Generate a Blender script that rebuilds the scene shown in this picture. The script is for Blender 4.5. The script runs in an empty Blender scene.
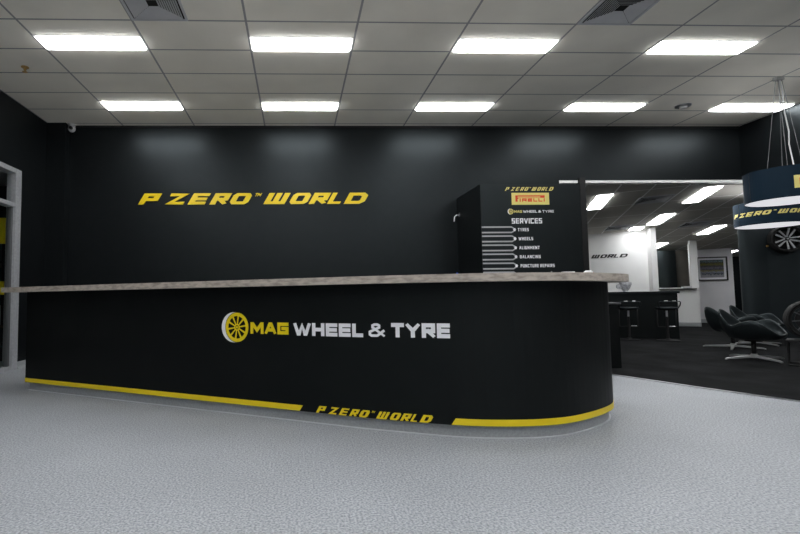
import bpy, bmesh, math, random
from mathutils import Vector, Matrix
random.seed(7)
C = bpy.context.scene.collection
PI = math.pi
SC = bpy.context.scene

# ------------------------------------------------------------------ materials
def mat(name, base, rough=0.5, metal=0.0, emit=None, es=0.0, spec=0.5, coat=0.0, trans=0.0, ior=1.45):
    m = bpy.data.materials.new(name); m.use_nodes = True
    b = m.node_tree.nodes['Principled BSDF']
    b.inputs['Base Color'].default_value = (*base, 1)
    b.inputs['Roughness'].default_value = rough
    b.inputs['Metallic'].default_value = metal
    b.inputs['Specular IOR Level'].default_value = spec
    b.inputs['Coat Weight'].default_value = coat
    b.inputs['Transmission Weight'].default_value = trans
    b.inputs['IOR'].default_value = ior
    if emit:
        b.inputs['Emission Color'].default_value = (*emit, 1)
        b.inputs['Emission Strength'].default_value = es
    return m
def nd(m, t, **k):
    n = m.node_tree.nodes.new(t)
    for a, v in k.items(): setattr(n, a, v)
    return n
def noise_col(m, scale, c1, c2, lo=0.4, hi=0.6, detail=2, stretch=None, bump=0.0, extra=None):
    """procedural two-tone noise on object coordinates"""
    L = m.node_tree.links; b = m.node_tree.nodes['Principled BSDF']
    tc = nd(m, 'ShaderNodeTexCoord'); mp = nd(m, 'ShaderNodeMapping')
    if stretch: mp.inputs['Scale'].default_value = stretch
    L.new(tc.outputs['Object'], mp.inputs['Vector'])
    n = nd(m, 'ShaderNodeTexNoise'); n.inputs['Scale'].default_value = scale; n.inputs['Detail'].default_value = detail
    L.new(mp.outputs['Vector'], n.inputs['Vector'])
    r = nd(m, 'ShaderNodeValToRGB')
    r.color_ramp.elements[0].position = lo; r.color_ramp.elements[0].color = (*c1, 1)
    r.color_ramp.elements[1].position = hi; r.color_ramp.elements[1].color = (*c2, 1)
    L.new(n.outputs['Fac'], r.inputs['Fac'])
    out = r.outputs['Color']
    if extra:
        n2 = nd(m, 'ShaderNodeTexNoise'); n2.inputs['Scale'].default_value = extra[0]; n2.inputs['Detail'].default_value = 3
        L.new(tc.outputs['Object'], n2.inputs['Vector'])
        mr = nd(m, 'ShaderNodeMapRange'); mr.inputs['From Min'].default_value = 0.3; mr.inputs['From Max'].default_value = 0.7
        mr.inputs['To Min'].default_value = extra[1]; mr.inputs['To Max'].default_value = extra[2]
        L.new(n2.outputs['Fac'], mr.inputs['Value'])
        mx = nd(m, 'ShaderNodeVectorMath', operation='SCALE')
        L.new(out, mx.inputs[0]); L.new(mr.outputs['Result'], mx.inputs['Scale']); out = mx.outputs['Vector']
    L.new(out, b.inputs['Base Color'])
    if bump:
        bp = nd(m, 'ShaderNodeBump'); bp.inputs['Strength'].default_value = bump; bp.inputs['Distance'].default_value = 0.004
        L.new(n.outputs['Fac'], bp.inputs['Height']); L.new(bp.outputs['Normal'], b.inputs['Normal'])
    return m
def grid_mat(name, tile, bar, ox, oy, sx, sy, ang, w=0.024, mott=0.06):
    """lay-in ceiling: tiles with a painted metal grid (lines every sx, sy metres)"""
    m = mat(name, tile, 0.9, spec=0.1); L = m.node_tree.links; b = m.node_tree.nodes['Principled BSDF']
    g = nd(m, 'ShaderNodeNewGeometry'); mp = nd(m, 'ShaderNodeVectorRotate', rotation_type='Z_AXIS')
    mp.inputs['Angle'].default_value = -ang
    L.new(g.outputs['Position'], mp.inputs['Vector'])
    sp = nd(m, 'ShaderNodeSeparateXYZ'); L.new(mp.outputs['Vector'], sp.inputs[0])
    ms = []
    for k, o, s in (('X', ox, sx), ('Y', oy, sy)):
        a = nd(m, 'ShaderNodeMath', operation='SUBTRACT'); a.inputs[1].default_value = o - w/2; L.new(sp.outputs[k], a.inputs[0])
        d = nd(m, 'ShaderNodeMath', operation='FLOORED_MODULO'); d.inputs[1].default_value = s; L.new(a.outputs[0], d.inputs[0])
        c = nd(m, 'ShaderNodeMath', operation='LESS_THAN'); c.inputs[1].default_value = w; L.new(d.outputs[0], c.inputs[0]); ms.append(c)
    mx = nd(m, 'ShaderNodeMath', operation='MAXIMUM'); L.new(ms[0].outputs[0], mx.inputs[0]); L.new(ms[1].outputs[0], mx.inputs[1])
    n = nd(m, 'ShaderNodeTexNoise'); n.inputs['Scale'].default_value = 1.3; n.inputs['Detail'].default_value = 5
    L.new(g.outputs['Position'], n.inputs['Vector'])
    r = nd(m, 'ShaderNodeValToRGB')
    r.color_ramp.elements[0].position = 0.3; r.color_ramp.elements[0].color = (*[c*(1-mott) for c in tile], 1)
    r.color_ramp.elements[1].position = 0.7; r.color_ramp.elements[1].color = (*[min(1, c*(1+mott)) for c in tile], 1)
    L.new(n.outputs['Fac'], r.inputs['Fac'])
    mi = nd(m, 'ShaderNodeMix', data_type='RGBA'); mi.inputs['B'].default_value = (*bar, 1)
    L.new(mx.outputs[0], mi.inputs['Factor']); L.new(r.outputs['Color'], mi.inputs['A'])
    L.new(mi.outputs['Result'], b.inputs['Base Color'])
    return m

TH = math.radians(67.3)
UX, UY = math.sin(TH), -math.cos(TH)          # second room: u runs right, v runs away
VX, VY = math.cos(TH), math.sin(TH)
def UV(u, v, z=0.0): return Vector((UX*u+VX*v, UY*u+VY*v, z))

M = {}
M['black_wall'] = noise_col(mat('black_wall_paint', (.005,.006,.007), 0.38, spec=0.36), 9, (.0040,.0048,.0054), (.0058,.0066,.0072), .3, .7, 4, bump=0.04)
M['black_wall'].node_tree.nodes['Principled BSDF'].inputs['Specular Tint'].default_value = (.82,.95,1.0,1)
M['panel'] = noise_col(mat('black_laminate', (.01,.01,.01), 0.5, spec=0.24), 4, (.0040,.0044,.0043), (.0058,.0062,.0060), .3, .7, 3)
M['cabinet'] = noise_col(mat('black_cabinet_vinyl', (.01,.01,.01), 0.42, spec=0.45), 4, (.0045,.0052,.0056), (.006,.0068,.0072), .3, .7, 3)
M['display'] = noise_col(mat('charcoal_display_paint', (.012,.016,.018), 0.45, spec=0.5), 4, (.012,.0155,.0175), (.015,.0185,.0205), .3, .7, 3)
M['black'] = mat('black_satin', (.006,.006,.0065), 0.5)
M['shell'] = noise_col(mat('black_leather', (.008,.010,.011), 0.42, spec=0.5), 60, (.007,.009,.010), (.012,.015,.016), .3, .7, 3, bump=0.1)
M['rubber'] = noise_col(mat('tyre_rubber', (.01,.01,.01), 0.75), 30, (.008,.008,.008), (.014,.014,.014), .3, .7)
M['white_wall'] = noise_col(mat('white_plaster', (.72,.72,.71), 0.7), 3, (.84,.84,.83), (.88,.88,.87), .3, .7, 3)
M['grey_wall'] = noise_col(mat('pale_grey_plaster', (.5,.5,.52), 0.7), 3, (.80,.79,.82), (.85,.84,.86), .3, .7, 3)
M['front_wall'] = noise_col(mat('grey_plaster', (.7,.7,.7), 0.7), 3, (.70,.70,.71), (.75,.75,.75), .3, .7, 3)
M['white_trim'] = noise_col(mat('white_trim', (.6,.6,.58), 0.45), 20, (.78,.78,.77), (.84,.84,.82), .3, .7)
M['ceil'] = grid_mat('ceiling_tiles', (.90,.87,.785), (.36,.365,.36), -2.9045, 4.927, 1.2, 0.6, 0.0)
M['ceil2'] = grid_mat('lounge_ceiling_tiles', (.54,.52,.475), (.97,.97,.95), 2.21, 10.32, 0.585, 1.12, TH-PI/2, w=0.030)  # side light caught by the bars is put into their pale colour
M['floor'] = noise_col(mat('speckled_vinyl', (.4,.42,.44), 0.48, spec=0.25), 88, (.205,.22,.24), (.50,.52,.55), .34, .66, 4, extra=(1.2, .93, 1.05))
M['carpet'] = noise_col(mat('charcoal_carpet', (.02,.02,.02), 0.95, spec=0.05), 120, (.005,.0055,.006), (.022,.0225,.0235), .3, .7, 4, bump=0.5, extra=(2.2, .55, 1.35))
M['cove'] = noise_col(mat('grey_cove_vinyl', (.3,.31,.33), 0.4), 70, (.34,.355,.365), (.41,.43,.44), .35, .65)
M['bead'] = mat('white_sealant', (.6,.62,.64), 0.4)
M['alu'] = noise_col(mat('brushed_aluminium', (.5,.51,.53), 0.38, 0.3), 30, (.42,.43,.45), (.52,.53,.55), .3, .7)
M['alu_dark'] = mat('grey_aluminium', (.16,.165,.17), 0.45, 0.6)
M['bench'] = noise_col(mat('weathered_oak_laminate', (.4,.35,.3), 0.5), 5, (.29,.25,.215), (.53,.47,.41), .3, .6, 8, stretch=(3, 3, 9))
M['yellow'] = noise_col(mat('yellow_vinyl', (.80,.62,.01), 0.35), 3, (.86,.66,.010), (.90,.69,.014), .3, .7)
M['yellow_gloss'] = mat('yellow_acrylic', (.84,.62,.012), 0.30, coat=0.0)
M['pale_yellow'] = mat('logo_yellow', (.85,.72,.22), 0.4)
M['red'] = mat('logo_red', (.80,.07,.015), 0.4)
M['white'] = mat('white_vinyl', (.90,.90,.93), 0.45)
M['silver'] = mat('silver_vinyl', (.42,.42,.43), 0.4)
M['ink'] = mat('black_vinyl', (.01,.01,.01), 0.4)
M['light'] = mat('lit_diffuser', (.8,.8,.8), 0.5, emit=(.975,.988,1.0), es=11.0)
M['lampglow'] = mat('lit_lamp_diffuser', (.8,.8,.8), 0.5, emit=(.96,.96,1.0), es=.42)
M['lampup'] = mat('lit_lamp_tube', (.8,.8,.8), 0.5, emit=(1,1,1), es=9.0)
M['navy'] = noise_col(mat('navy_fabric', (.010,.026,.045), 0.6, spec=0.15), 200, (.005,.017,.031), (.008,.022,.039), .3, .7)
M['chrome'] = noise_col(mat('chrome', (.7,.7,.7), 0.30, 0.75), 5, (.66,.66,.67), (.76,.76,.77), .3, .7)
M['steel'] = mat('brushed_steel', (.45,.46,.48), 0.3, 1.0)
M['vent'] = noise_col(mat('vent_enamel', (.55,.56,.58), 0.5), 5, (.53,.54,.56), (.58,.59,.61), .3, .7)
M['dark'] = mat('dark_void', (.004,.004,.004), 0.9)
M['brass'] = mat('aged_brass', (.55,.36,.12), 0.35, 0.6)
M['plastic_w'] = mat('white_plastic', (.62,.62,.62), 0.35)
M['blue'] = mat('blue_plastic', (.03,.10,.55), 0.3)
M['glass'] = mat('clear_glass', (.9,.95,.95), 0.03, trans=1.0, ior=1.45)
M['wglass'] = mat('window_glass', (.92,.96,.95), 0.0, trans=1.0, ior=1.05)
M['crystal'] = noise_col(mat('cut_glass', (.6,.62,.66), 0.15, trans=0.35), 30, (.55,.56,.6), (.92,.93,.96), .35, .6)
M['brown'] = noise_col(mat('brown_door_laminate', (.07,.06,.05), 0.5), 4, (.070,.062,.052), (.085,.074,.062), .3, .7)
M['wood'] = noise_col(mat('shelf_wood', (.15,.08,.03), 0.5), 5, (.10,.055,.025), (.20,.12,.05), .3, .7)
M['teal'] = mat('teal_board', (.03,.10,.085), 0.6)

for k_ in ('cabinet','shell','display','panel'): M[k_].node_tree.nodes['Principled BSDF'].inputs['Specular Tint'].default_value = (.80,.95,1.0,1)

# ------------------------------------------------------------------ helpers
def prop(o, label=None, cat=None, group=None, kind=None):
    if label: o['label'] = label
    if cat: o['category'] = cat
    if group: o['group'] = group
    if kind: o['kind'] = kind
    return o
def empty(name, loc=(0,0,0), rz=0.0, label=None, cat=None, group=None):
    o = bpy.data.objects.new(name, None); C.objects.link(o)
    o.empty_display_size = 0.1
    o.location = loc; o.rotation_euler = (0,0,rz)
    return prop(o, label, cat, group)
def obj(name, bm, m, parent=None, smooth=False, loc=None, rot=None):
    me = bpy.data.meshes.new(name)
    bmesh.ops.recalc_face_normals(bm, faces=bm.faces[:])
    bm.to_mesh(me); bm.free()
    for x in (m if isinstance(m, (list, tuple)) else [m]): me.materials.append(M[x])
    if smooth:
        for p in me.polygons: p.use_smooth = True
    o = bpy.data.objects.new(name, me); C.objects.link(o)
    if parent: o.parent = parent
    if loc: o.location = loc
    if rot: o.rotation_euler = rot
    return o
def bx(bm, x0, y0, z0, x1, y1, z1, bev=0.0, mi=0, mtx=None):
    r = bmesh.ops.create_cube(bm, size=1)
    vs = r['verts']
    for v in vs:
        v.co = Vector(((x0+x1)/2 + v.co.x*(x1-x0), (y0+y1)/2 + v.co.y*(y1-y0), (z0+z1)/2 + v.co.z*(z1-z0)))
        if mtx is not None: v.co = mtx @ v.co
    fs = {f for v in vs for f in v.link_faces}
    if bev:
        es = list({e for f in fs for e in f.edges})
        rr = bmesh.ops.bevel(bm, geom=es, offset=bev, segments=2, affect='EDGES')
        fs = set(rr['faces']) | {f for f in fs if f.is_valid}
    for f in fs: f.material_index = mi
    return bm
def box(*a, **k):
    bm = bmesh.new(); bx(bm, *a, **k); return bm
def prism(bm, pts, z0, z1, mi=0):
    n = len(pts)
    a = [bm.verts.new((p[0], p[1], z0)) for p in pts]; b = [bm.verts.new((p[0], p[1], z1)) for p in pts]
    fs = [bm.faces.new(a[::-1]), bm.faces.new(b)]
    for i in range(n): fs.append(bm.faces.new((a[i], a[(i+1)%n], b[(i+1)%n], b[i])))
    for f in fs: f.material_index = mi
    return bm
def tube(bm, pts, r, n=10, mi=0, closed=False):
    pts = [Vector(p) for p in pts]; rings = []
    N = len(pts); up = None
    for i, p in enumerate(pts):
        if closed: t = (pts[(i+1)%N]-pts[i-1])
        else: t = pts[min(i+1, N-1)] - pts[max(i-1, 0)]
        t.normalize()
        if up is None:
            up = Vector((0,0,1)) if abs(t.z) < 0.9 else Vector((1,0,0))
        a = up - t*up.dot(t); a.normalize(); b = t.cross(a); up = a
        rr = r[i] if isinstance(r, (list, tuple)) else r
        rings.append([bm.verts.new(p + a*math.cos(2*PI*k/n)*rr + b*math.sin(2*PI*k/n)*rr) for k in range(n)])
    m = N if closed else N-1
    for i in range(m):
        A, B = rings[i], rings[(i+1)%N]
        for k in range(n):
            f = bm.faces.new((A[k], A[(k+1)%n], B[(k+1)%n], B[k])); f.material_index = mi
    if not closed:
        bm.faces.new(rings[0][::-1]).material_index = mi; bm.faces.new(rings[-1]).material_index = mi
    return bm
def lathe(bm, prof, n=40, axis='Z', c=(0,0,0), mi=0):
    """prof: (r, h) list; closed at both ends when r=0"""
    rings = []
    for r, h in prof:
        row = []
        for k in range(n if r > 1e-6 else 1):
            a = 2*PI*k/n; x, y, z = r*math.cos(a), r*math.sin(a), h
            if axis == 'Y': x, y, z = x, h, y
            row.append(bm.verts.new((c[0]+x, c[1]+y, c[2]+z)))
        rings.append(row)
    for A, B in zip(rings, rings[1:]):
        for k in range(n):
            q = [A[k % len(A)], A[(k+1) % len(A)], B[(k+1) % len(B)], B[k % len(B)]]
            q2 = []
            for v in q:
                if v not in q2: q2.append(v)
            if len(q2) > 2: bm.faces.new(q2).material_index = mi
    return bm

# ------------------------------------------------------------------ lettering: strokes turned into solid shapes
GL = {
 'A': (1.1, [([(0,0),(.42,1),(.58,1),(1,0)],0),([(.2,.3),(.8,.3)],0)]),
 'B': (1.0, [([(0,0),(0,1),(.9,1),(.9,.55),(0,.5)],0),([(.9,.5),(1,.45),(1,0),(0,0)],0)]),
 'C': (1.0, [([(1,1),(0,1),(0,0),(1,0)],0)]),
 'D': (1.05,[([(0,0),(0,1),(.8,1),(1,.8),(1,.2),(.8,0)],1)]),
 'E': (.95, [([(1,1),(0,1),(0,0),(1,0)],0),([(0,.5),(.95,.5)],0)]),
 'F': (.9,  [([(1,1),(0,1),(0,0)],0),([(0,.5),(.85,.5)],0)]),
 'G': (1.05,[([(1,1),(0,1),(0,0),(1,0),(1,.5),(.5,.5)],0)]),
 'H': (1.05,[([(0,0),(0,1)],0),([(1,0),(1,1)],0),([(0,.5),(1,.5)],0)]),
 'I': (.30, [([(.5,0),(.5,1)],0)]),
 'K': (1.0, [([(0,0),(0,1)],0),([(1,1),(.1,.45)],0),([(.3,.6),(1,0)],0)]),
 'L': (.85, [([(0,1),(0,0),(1,0)],0)]),
 'M': (1.3, [([(0,0),(0,1),(.08,1),(.5,.25),(.92,1),(1,1),(1,0)],0)]),
 'N': (1.1, [([(0,0),(0,1),(.1,1),(.9,0),(1,0),(1,1)],0)]),
 'O': (1.05,[([(.12,0),(0,.15),(0,.85),(.12,1),(.88,1),(1,.85),(1,.15),(.88,0)],1)]),
 'P': (.95, [([(0,0),(0,1),(1,1),(1,.45),(0,.45)],0)]),
 'R': (1.0, [([(0,0),(0,1),(1,1),(1,.45),(0,.45)],0),([(.5,.42),(1,0)],0)]),
 'S': (.95, [([(1,1),(0,1),(0,.5),(1,.5),(1,0),(0,0)],0)]),
 'T': (1.0, [([(0,1),(1,1)],0),([(.5,1),(.5,0)],0)]),
 'U': (1.0, [([(0,1),(0,0),(1,0),(1,1)],0)]),
 'V': (1.1, [([(0,1),(.45,0),(.55,0),(1,1)],0)]),
 'W': (1.5, [([(0,1),(.22,0),(.30,0),(.5,.9),(.70,0),(.78,0),(1,1)],0)]),
 'w': (1.3, [([(0,1),(0,0),(1,0),(1,1)],0),([(.5,1),(.5,0)],0)]),
 'Y': (1.1, [([(0,1),(.5,.45),(1,1)],0),([(.5,.5),(.5,0)],0)]),
 'Z': (1.0, [([(0,1),(.95,1),(.05,0),(1,0)],0)]),
 '&': (1.15, [([(1,0),(.22,.74),(.22,.92),(.34,1),(.56,1),(.68,.92),(.68,.74),(.02,.34),(.02,.1),(.14,0),(.55,0),(.98,.42)],0)]),
}
def stroke_quads(pts, t, closed):
    """mitred band of width t round a centre line -> list of quads"""
    P = [Vector(p) for p in pts]; N = len(P); L, R = [], []
    for i, p in enumerate(P):
        if closed or 0 < i < N-1:
            d0 = (p-P[i-1]).normalized(); d1 = (P[(i+1) % N]-p).normalized()
            n0 = Vector((-d0.y, d0.x)); n1 = Vector((-d1.y, d1.x)); b = (n0+n1)
            if b.length < 1e-4: b = n0.copy(); k = 1.0
            else:
                b.normalize(); k = min(1/max(b.dot(n0), .2), 1.7)
            off = b*k*t/2
            L.append(p+off); R.append(p-off)
        else:
            d = (P[1]-P[0]).normalized() if i == 0 else (P[-1]-P[-2]).normalized()
            n = Vector((-d.y, d.x)); e = d*(-t/2 if i == 0 else t/2)
            # ends finish square at the outline of the glyph box
            L.append(p+n*t/2+e); R.append(p-n*t/2+e)
    q = []
    for i in range(N if closed else N-1):
        j = (i+1) % N
        q.append((L[i], R[i], R[j], L[j]))
    return q
def glyph_quads(ch, x, y, w, hgt, t, sh, sq=1.0):
    out = []; H = hgt*sq
    for pts, cl in GL[ch][1]:
        pp = [(t/2+px*(w-t), t/2+py*(H-t)) for px, py in pts]
        for q in stroke_quads(pp, t, cl):
            out.append([(x+min(max(a.x, -.02*w), 1.02*w)+sh*min(max(a.y,0),H)/sq, y+min(max(a.y, 0), H)/sq) for a in q])
    return out
def solid_quads(bm, quads, fmap, d0, D1, mi=0):
    """quads in sign coordinates -> thin solids through fmap(x, y, depth)"""
    for qi, q in enumerate(quads):
        n = len(q); d1 = D1 - (qi % 7)*.00009
        a = [bm.verts.new(fmap(p[0], p[1], d0)) for p in q]; b = [bm.verts.new(fmap(p[0], p[1], d1)) for p in q]
        try:
            bm.faces.new(a[::-1]).material_index = mi; bm.faces.new(b).material_index = mi
            for i in range(n): bm.faces.new((a[i], a[(i+1)%n], b[(i+1)%n], b[i])).material_index = mi
        except ValueError: pass
def text_quads(s, x0, x1, y0, y1, t, sh=0.0, gap=.22, caps=None):
    hgt = y1-y0; tot = 0
    for c in s: tot += (0.45 if c == ' ' else GL[c][0]+gap)
    tot -= gap
    avail = (x1-x0) - sh*hgt; k = avail/tot; x = x0; out = []
    for c in s:
        if c == ' ': x += .45*k; continue
        out.append((c, glyph_quads(c, x, y0, GL[c][0]*k, hgt, min(t*hgt, GL[c][0]*k*.95), sh)))
        x += (GL[c][0]+gap)*k
    return out
# the slanted race lettering: each letter's measured share of the whole length
PZ = [('P',0,.102),('Z',.115,.219),('E',.211,.311),('R',.304,.402),('O',.386,.4935),
      ('w',.536,.655),('O',.644,.750),('R',.732,.832),('L',.812,.896),('D',.885,1.0)]
def pz_letters(x0, x1, y0, y1, sh=.50, t=.27):
    W = x1-x0; H = y1-y0; out = []
    for c, a, b in PZ:
        w = (b-a)*W - sh*H
        out.append((c, glyph_quads(c, x0+a*W, y0, w, H, min(t*2.0*H, w*(.26 if c == 'w' else .36)), sh, 2.0)))
    tm = []
    for c, a, b in (('T',.4975,.5075),('M',.509,.524)):
        tm += glyph_quads(c, x0+a*W, y0+.72*H, (b-a)*W, .28*H, .06*H, sh)
    out.append(('tm', tm))
    return out
def flat_map(origin, ux, nx):
    """sign plane standing upright: origin, horizontal direction, outward normal"""
    o = Vector(origin); u = Vector(ux).normalized(); n = Vector(nx).normalized()
    return lambda x, y, d: o + u*x + Vector((0,0,1))*y + n*d
def disc_quads(cx, cy, rx, ry, n=32, a0=0, a1=2*PI):
    p = [(cx+rx*math.cos(a0+(a1-a0)*i/n), cy+ry*math.sin(a0+(a1-a0)*i/n)) for i in range(n+1)]
    return [[(cx, cy), p[i], p[i+1]] for i in range(n)]
def ring_quads(cx, cy, rx, ry, k, n=32):
    out = []
    for i in range(n):
        a, b = 2*PI*i/n, 2*PI*(i+1)/n
        out.append([(cx+rx*k*math.cos(a), cy+ry*k*math.sin(a)), (cx+rx*math.cos(a), cy+ry*math.sin(a)),
                    (cx+rx*math.cos(b), cy+ry*math.sin(b)), (cx+rx*k*math.cos(b), cy+ry*k*math.sin(b))])
    return out
def wheel_logo(cx, cy, rx, ry, n=32):
    """yellow spoked wheel and the white crescent behind it"""
    yq = ring_quads(cx, cy, rx, ry, .77, n) + ring_quads(cx, cy, rx*.24, ry*.24, .62, 16) + disc_quads(cx, cy, rx*.09, ry*.09, 10)
    for i in range(10):
        a = 2*PI*i/10+.16; c, s = math.cos(a), math.sin(a)
        r0, r1, w0, w1 = .2, .82, .035, .07
        yq.append([(cx+rx*(r0*c-w0*s), cy+ry*(r0*s+w0*c)), (cx+rx*(r1*c-w1*s), cy+ry*(r1*s+w1*c)),
                   (cx+rx*(r1*c+w1*s), cy+ry*(r1*s-w1*c)), (cx+rx*(r0*c+w0*s), cy+ry*(r0*s-w0*c))])
    wq = []
    def P(a, o):
        if o: return (cx-rx*.30+rx*1.06*math.cos(a), cy+ry*1.03*math.sin(a))
        return (cx-rx*.02+rx*1.03*math.cos(a), cy+ry*1.03*math.sin(a))
    for i in range(20):
        a = PI/2+PI*i/20; b = PI/2+PI*(i+1)/20
        wq.append([P(a,0), P(a,1), P(b,1), P(b,0)])
    return yq, wq

# ------------------------------------------------------------------ room constants
CZ = 3.944; YB = 8.05; XL = -4.11; XR = 7.93; YF = -4.0
OX = 4.62; OZ = 2.985
def zc2(y): return 2.93 - .075*(y-8.1)

# ---- floor, carpet
bm = bmesh.new(); prism(bm, [(XL-2.6,YF-.12),(8.05,YF-.12),(8.05,8.17),(3.0,8.17),(3.0,10.6),(XL-2.6,10.6)], -.12, 0)
prop(obj('floor', bm, 'floor'), kind='structure')
cl = [(2.88,8.05),(3.30,7.07),(3.864,5.764),(4.216,4.892),(4.539,4.197),(5.10,3.10),(5.9,1.6),(8.05,-2.0)]
bm = bmesh.new(); prism(bm, cl+[(8.05,1.0),(16,1.0),(17,22),(3.5,22),(2.88,8.4)], .0, .008)
prop(obj('floor', bm, 'carpet'), kind='structure')
bm = bmesh.new()
prism(bm, [(x-.018, y-.008) for x, y in cl]+[(x+.018, y+.008) for x, y in cl[::-1]], .0, .010)
prop(obj('trim_4', bm, 'steel'), kind='structure')
bm = bmesh.new(); prism(bm, [(8.05,1.0),(16,1.0),(17,22),(3.5,22),(3.0,10.6),(3.0,8.17),(8.05,8.17)], -.12, 0)
prop(obj('floor', bm, 'front_wall'), kind='structure')

# ---- ceilings
bm = box(XL-.12, YF-.12, CZ, XR+.12, YB+.12, CZ+.1)
prop(obj('ceiling', bm, 'ceil'), kind='structure')
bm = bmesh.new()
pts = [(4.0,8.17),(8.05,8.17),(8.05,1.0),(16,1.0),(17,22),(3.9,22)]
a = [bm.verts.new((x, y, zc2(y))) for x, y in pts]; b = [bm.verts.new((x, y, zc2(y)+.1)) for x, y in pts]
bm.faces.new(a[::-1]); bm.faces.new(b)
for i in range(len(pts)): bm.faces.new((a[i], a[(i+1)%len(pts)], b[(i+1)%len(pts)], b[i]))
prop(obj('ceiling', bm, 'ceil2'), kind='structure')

# ---- walls of the shop
bm = bmesh.new()
prism(bm, [(XL,YB),(OX,YB),(OX,YB+.12),(XL,YB+.12)], 0, CZ)
prism(bm, [(OX,YB),(XR,YB),(XR,YB+.12),(OX,YB+.12)], OZ, CZ)
prop(obj('wall_back', bm, 'black_wall'), kind='structure')
bm = bmesh.new()
bx(bm, XL-.12, 7.17, 0, XL, YB+.12, CZ)
bx(bm, XL-.12, 1.0, 2.93, XL, 7.17, CZ)
bx(bm, XL-.12, YF, 0, XL, 1.0, CZ)
prop(obj('wall_left', bm, 'black_wall'), kind='structure')
bm = bmesh.new(); bx(bm, XL, 7.9, 0, -3.80, YB, CZ)
prop(obj('wall_column', bm, 'black_wall'), kind='structure')
bm = bmesh.new()
bx(bm, XR, 3.0, OZ, XR+.12, YB+.12, CZ); bx(bm, XR, YF, 0, XR+.12, 3.0, CZ)
prop(obj('wall_right', bm, 'black_wall'), kind='structure')
prop(obj('wall_front', box(XL-.12, YF-.12, 0, XR+.12, YF, CZ), 'front_wall'), kind='structure')
# white edge under the bulkheads
bm = bmesh.new(); bx(bm, OX, YB+.005, 2.938, XR+.12, YB+.12, OZ)
prop(obj('trim_1', bm, 'white_trim'), kind='structure')
bm = bmesh.new(); bx(bm, XR+.005, 3.0, 2.938, XR+.12, YB, OZ)
prop(obj('trim_2', bm, 'white_trim'), kind='structure')
# dark shadow angle between wall and ceiling
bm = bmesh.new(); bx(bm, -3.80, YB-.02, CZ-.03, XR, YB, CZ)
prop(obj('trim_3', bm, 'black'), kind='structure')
# coved baseboards
def cove(name, p, q, n):
    d = (Vector(q)-Vector(p)); L = d.length; d.normalize(); n = Vector(n)
    prof = [(0,0),(.055,0),(.03,.008),(.014,.03),(.010,.10),(0,.10)]
    bm = bmesh.new()
    A = [bm.verts.new(Vector(p)+n*a+Vector((0,0,b))) for a, b in prof]; B = [bm.verts.new(Vector(q)+n*a+Vector((0,0,b))) for a, b in prof]
    bm.faces.new(A); bm.faces.new(B[::-1])
    for i in range(len(prof)): bm.faces.new((A[i], A[(i+1)%6], B[(i+1)%6], B[i]))
    return prop(obj(name, bm, 'cove'), kind='structure')
cove('baseboard_left', (XL,7.2,0), (XL,7.9,0), (1,0,0))
cove('baseboard_back', (-3.80,YB,0), (2.7,YB,0), (0,-1,0))

# ---- glazed opening in the left wall
w = empty('window_1', (XL,4.1,0)); w['kind'] = 'structure'
bm = bmesh.new()
def lb(y0,y1,z0,z1,x0=-.10,x1=.035): bx(bm, x0, y0-4.1, z0, x1, y1-4.1, z1, bev=.004)
lb(7.03,7.17,0,2.93); lb(1.0,7.03,2.86,2.93); lb(1.0,7.03,2.36,2.42); lb(1.0,7.03,0,.06); lb(4.0,4.1,.06,2.86); lb(1.0,1.1,.06,2.86)
obj('frame', bm, 'alu', w)
bm = bmesh.new(); lb(6.985,7.03,.06,2.36,-.07,0.0); obj('door_stile', bm, 'alu_dark', w)
bm = bmesh.new()
bx(bm, -.045, 1.1-4.1, .06, -.039, 6.985-4.1, 2.36)
bx(bm, -.045, 1.1-4.1, 2.42, -.039, 7.03-4.1, 2.86)
obj('pane', bm, 'wglass', w)
# room seen through it
prop(obj('wall_workshop', box(XL-2.6, 1.0, 0, XL-2.5, 10.6, 3.5), 'black_wall'), kind='structure')
prop(obj('wall_workshop_end', box(XL-2.5, 10.5, 0, XL-.12, 10.6, 3.5), 'black_wall'), kind='structure')
prop(obj('ceiling', box(XL-2.6, 1.0, 3.5, XL-.12, 10.6, 3.6), 'white_wall'), kind='structure')
sh = empty('shelving_rack', (-5.5,8.7,0), 0, 'dark shelving rack with yellow header panels seen through the glazing at left', 'shelving')
bm = bmesh.new()
for x in (-.65,.60):
    for y in (-.6,.55): bx(bm, x, y, 0, x+.05, y+.05, 2.55)
obj('rack_frame', bm, 'black', sh)
for z, m_ in ((.22,'teal'),(.55,'wood'),(1.0,'black'),(1.62,'black')):
    obj('shelf', box(-.65,-.6,z,.65,.6,z+.04), m_, sh)
obj('header_panel', box(-.66,-.64,1.10,.66,-.60,1.32), 'yellow', sh)
obj('header_panel', box(-.66,-.64,1.95,.66,-.60,2.38), 'yellow', sh)
obj('back_board', box(-.64,.5,.3,.64,.52,2.3), 'teal', sh)
tcol = ['one','two','three','four']
def small_box(x, y, z, sx, sy, sz, m_, label, cat='box', group=None, name='carton'):
    o = obj(name, box(-sx/2,-sy/2,0,sx/2,sy/2,sz, bev=.006), m_, loc=(x,y,z)); prop(o, label, cat, group); return o
small_box(-5.75,8.4,.59,.4,.4,.26,'brown','brown carton at the left end of the wooden rack shelf')
small_box(-5.2,8.4,.59,.35,.4,.33,'plastic_w','pale grey carton at the right end of the wooden rack shelf')
small_box(-5.35,8.4,1.66,.5,.4,.22,'black','black case on the top shelf of the rack')

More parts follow.
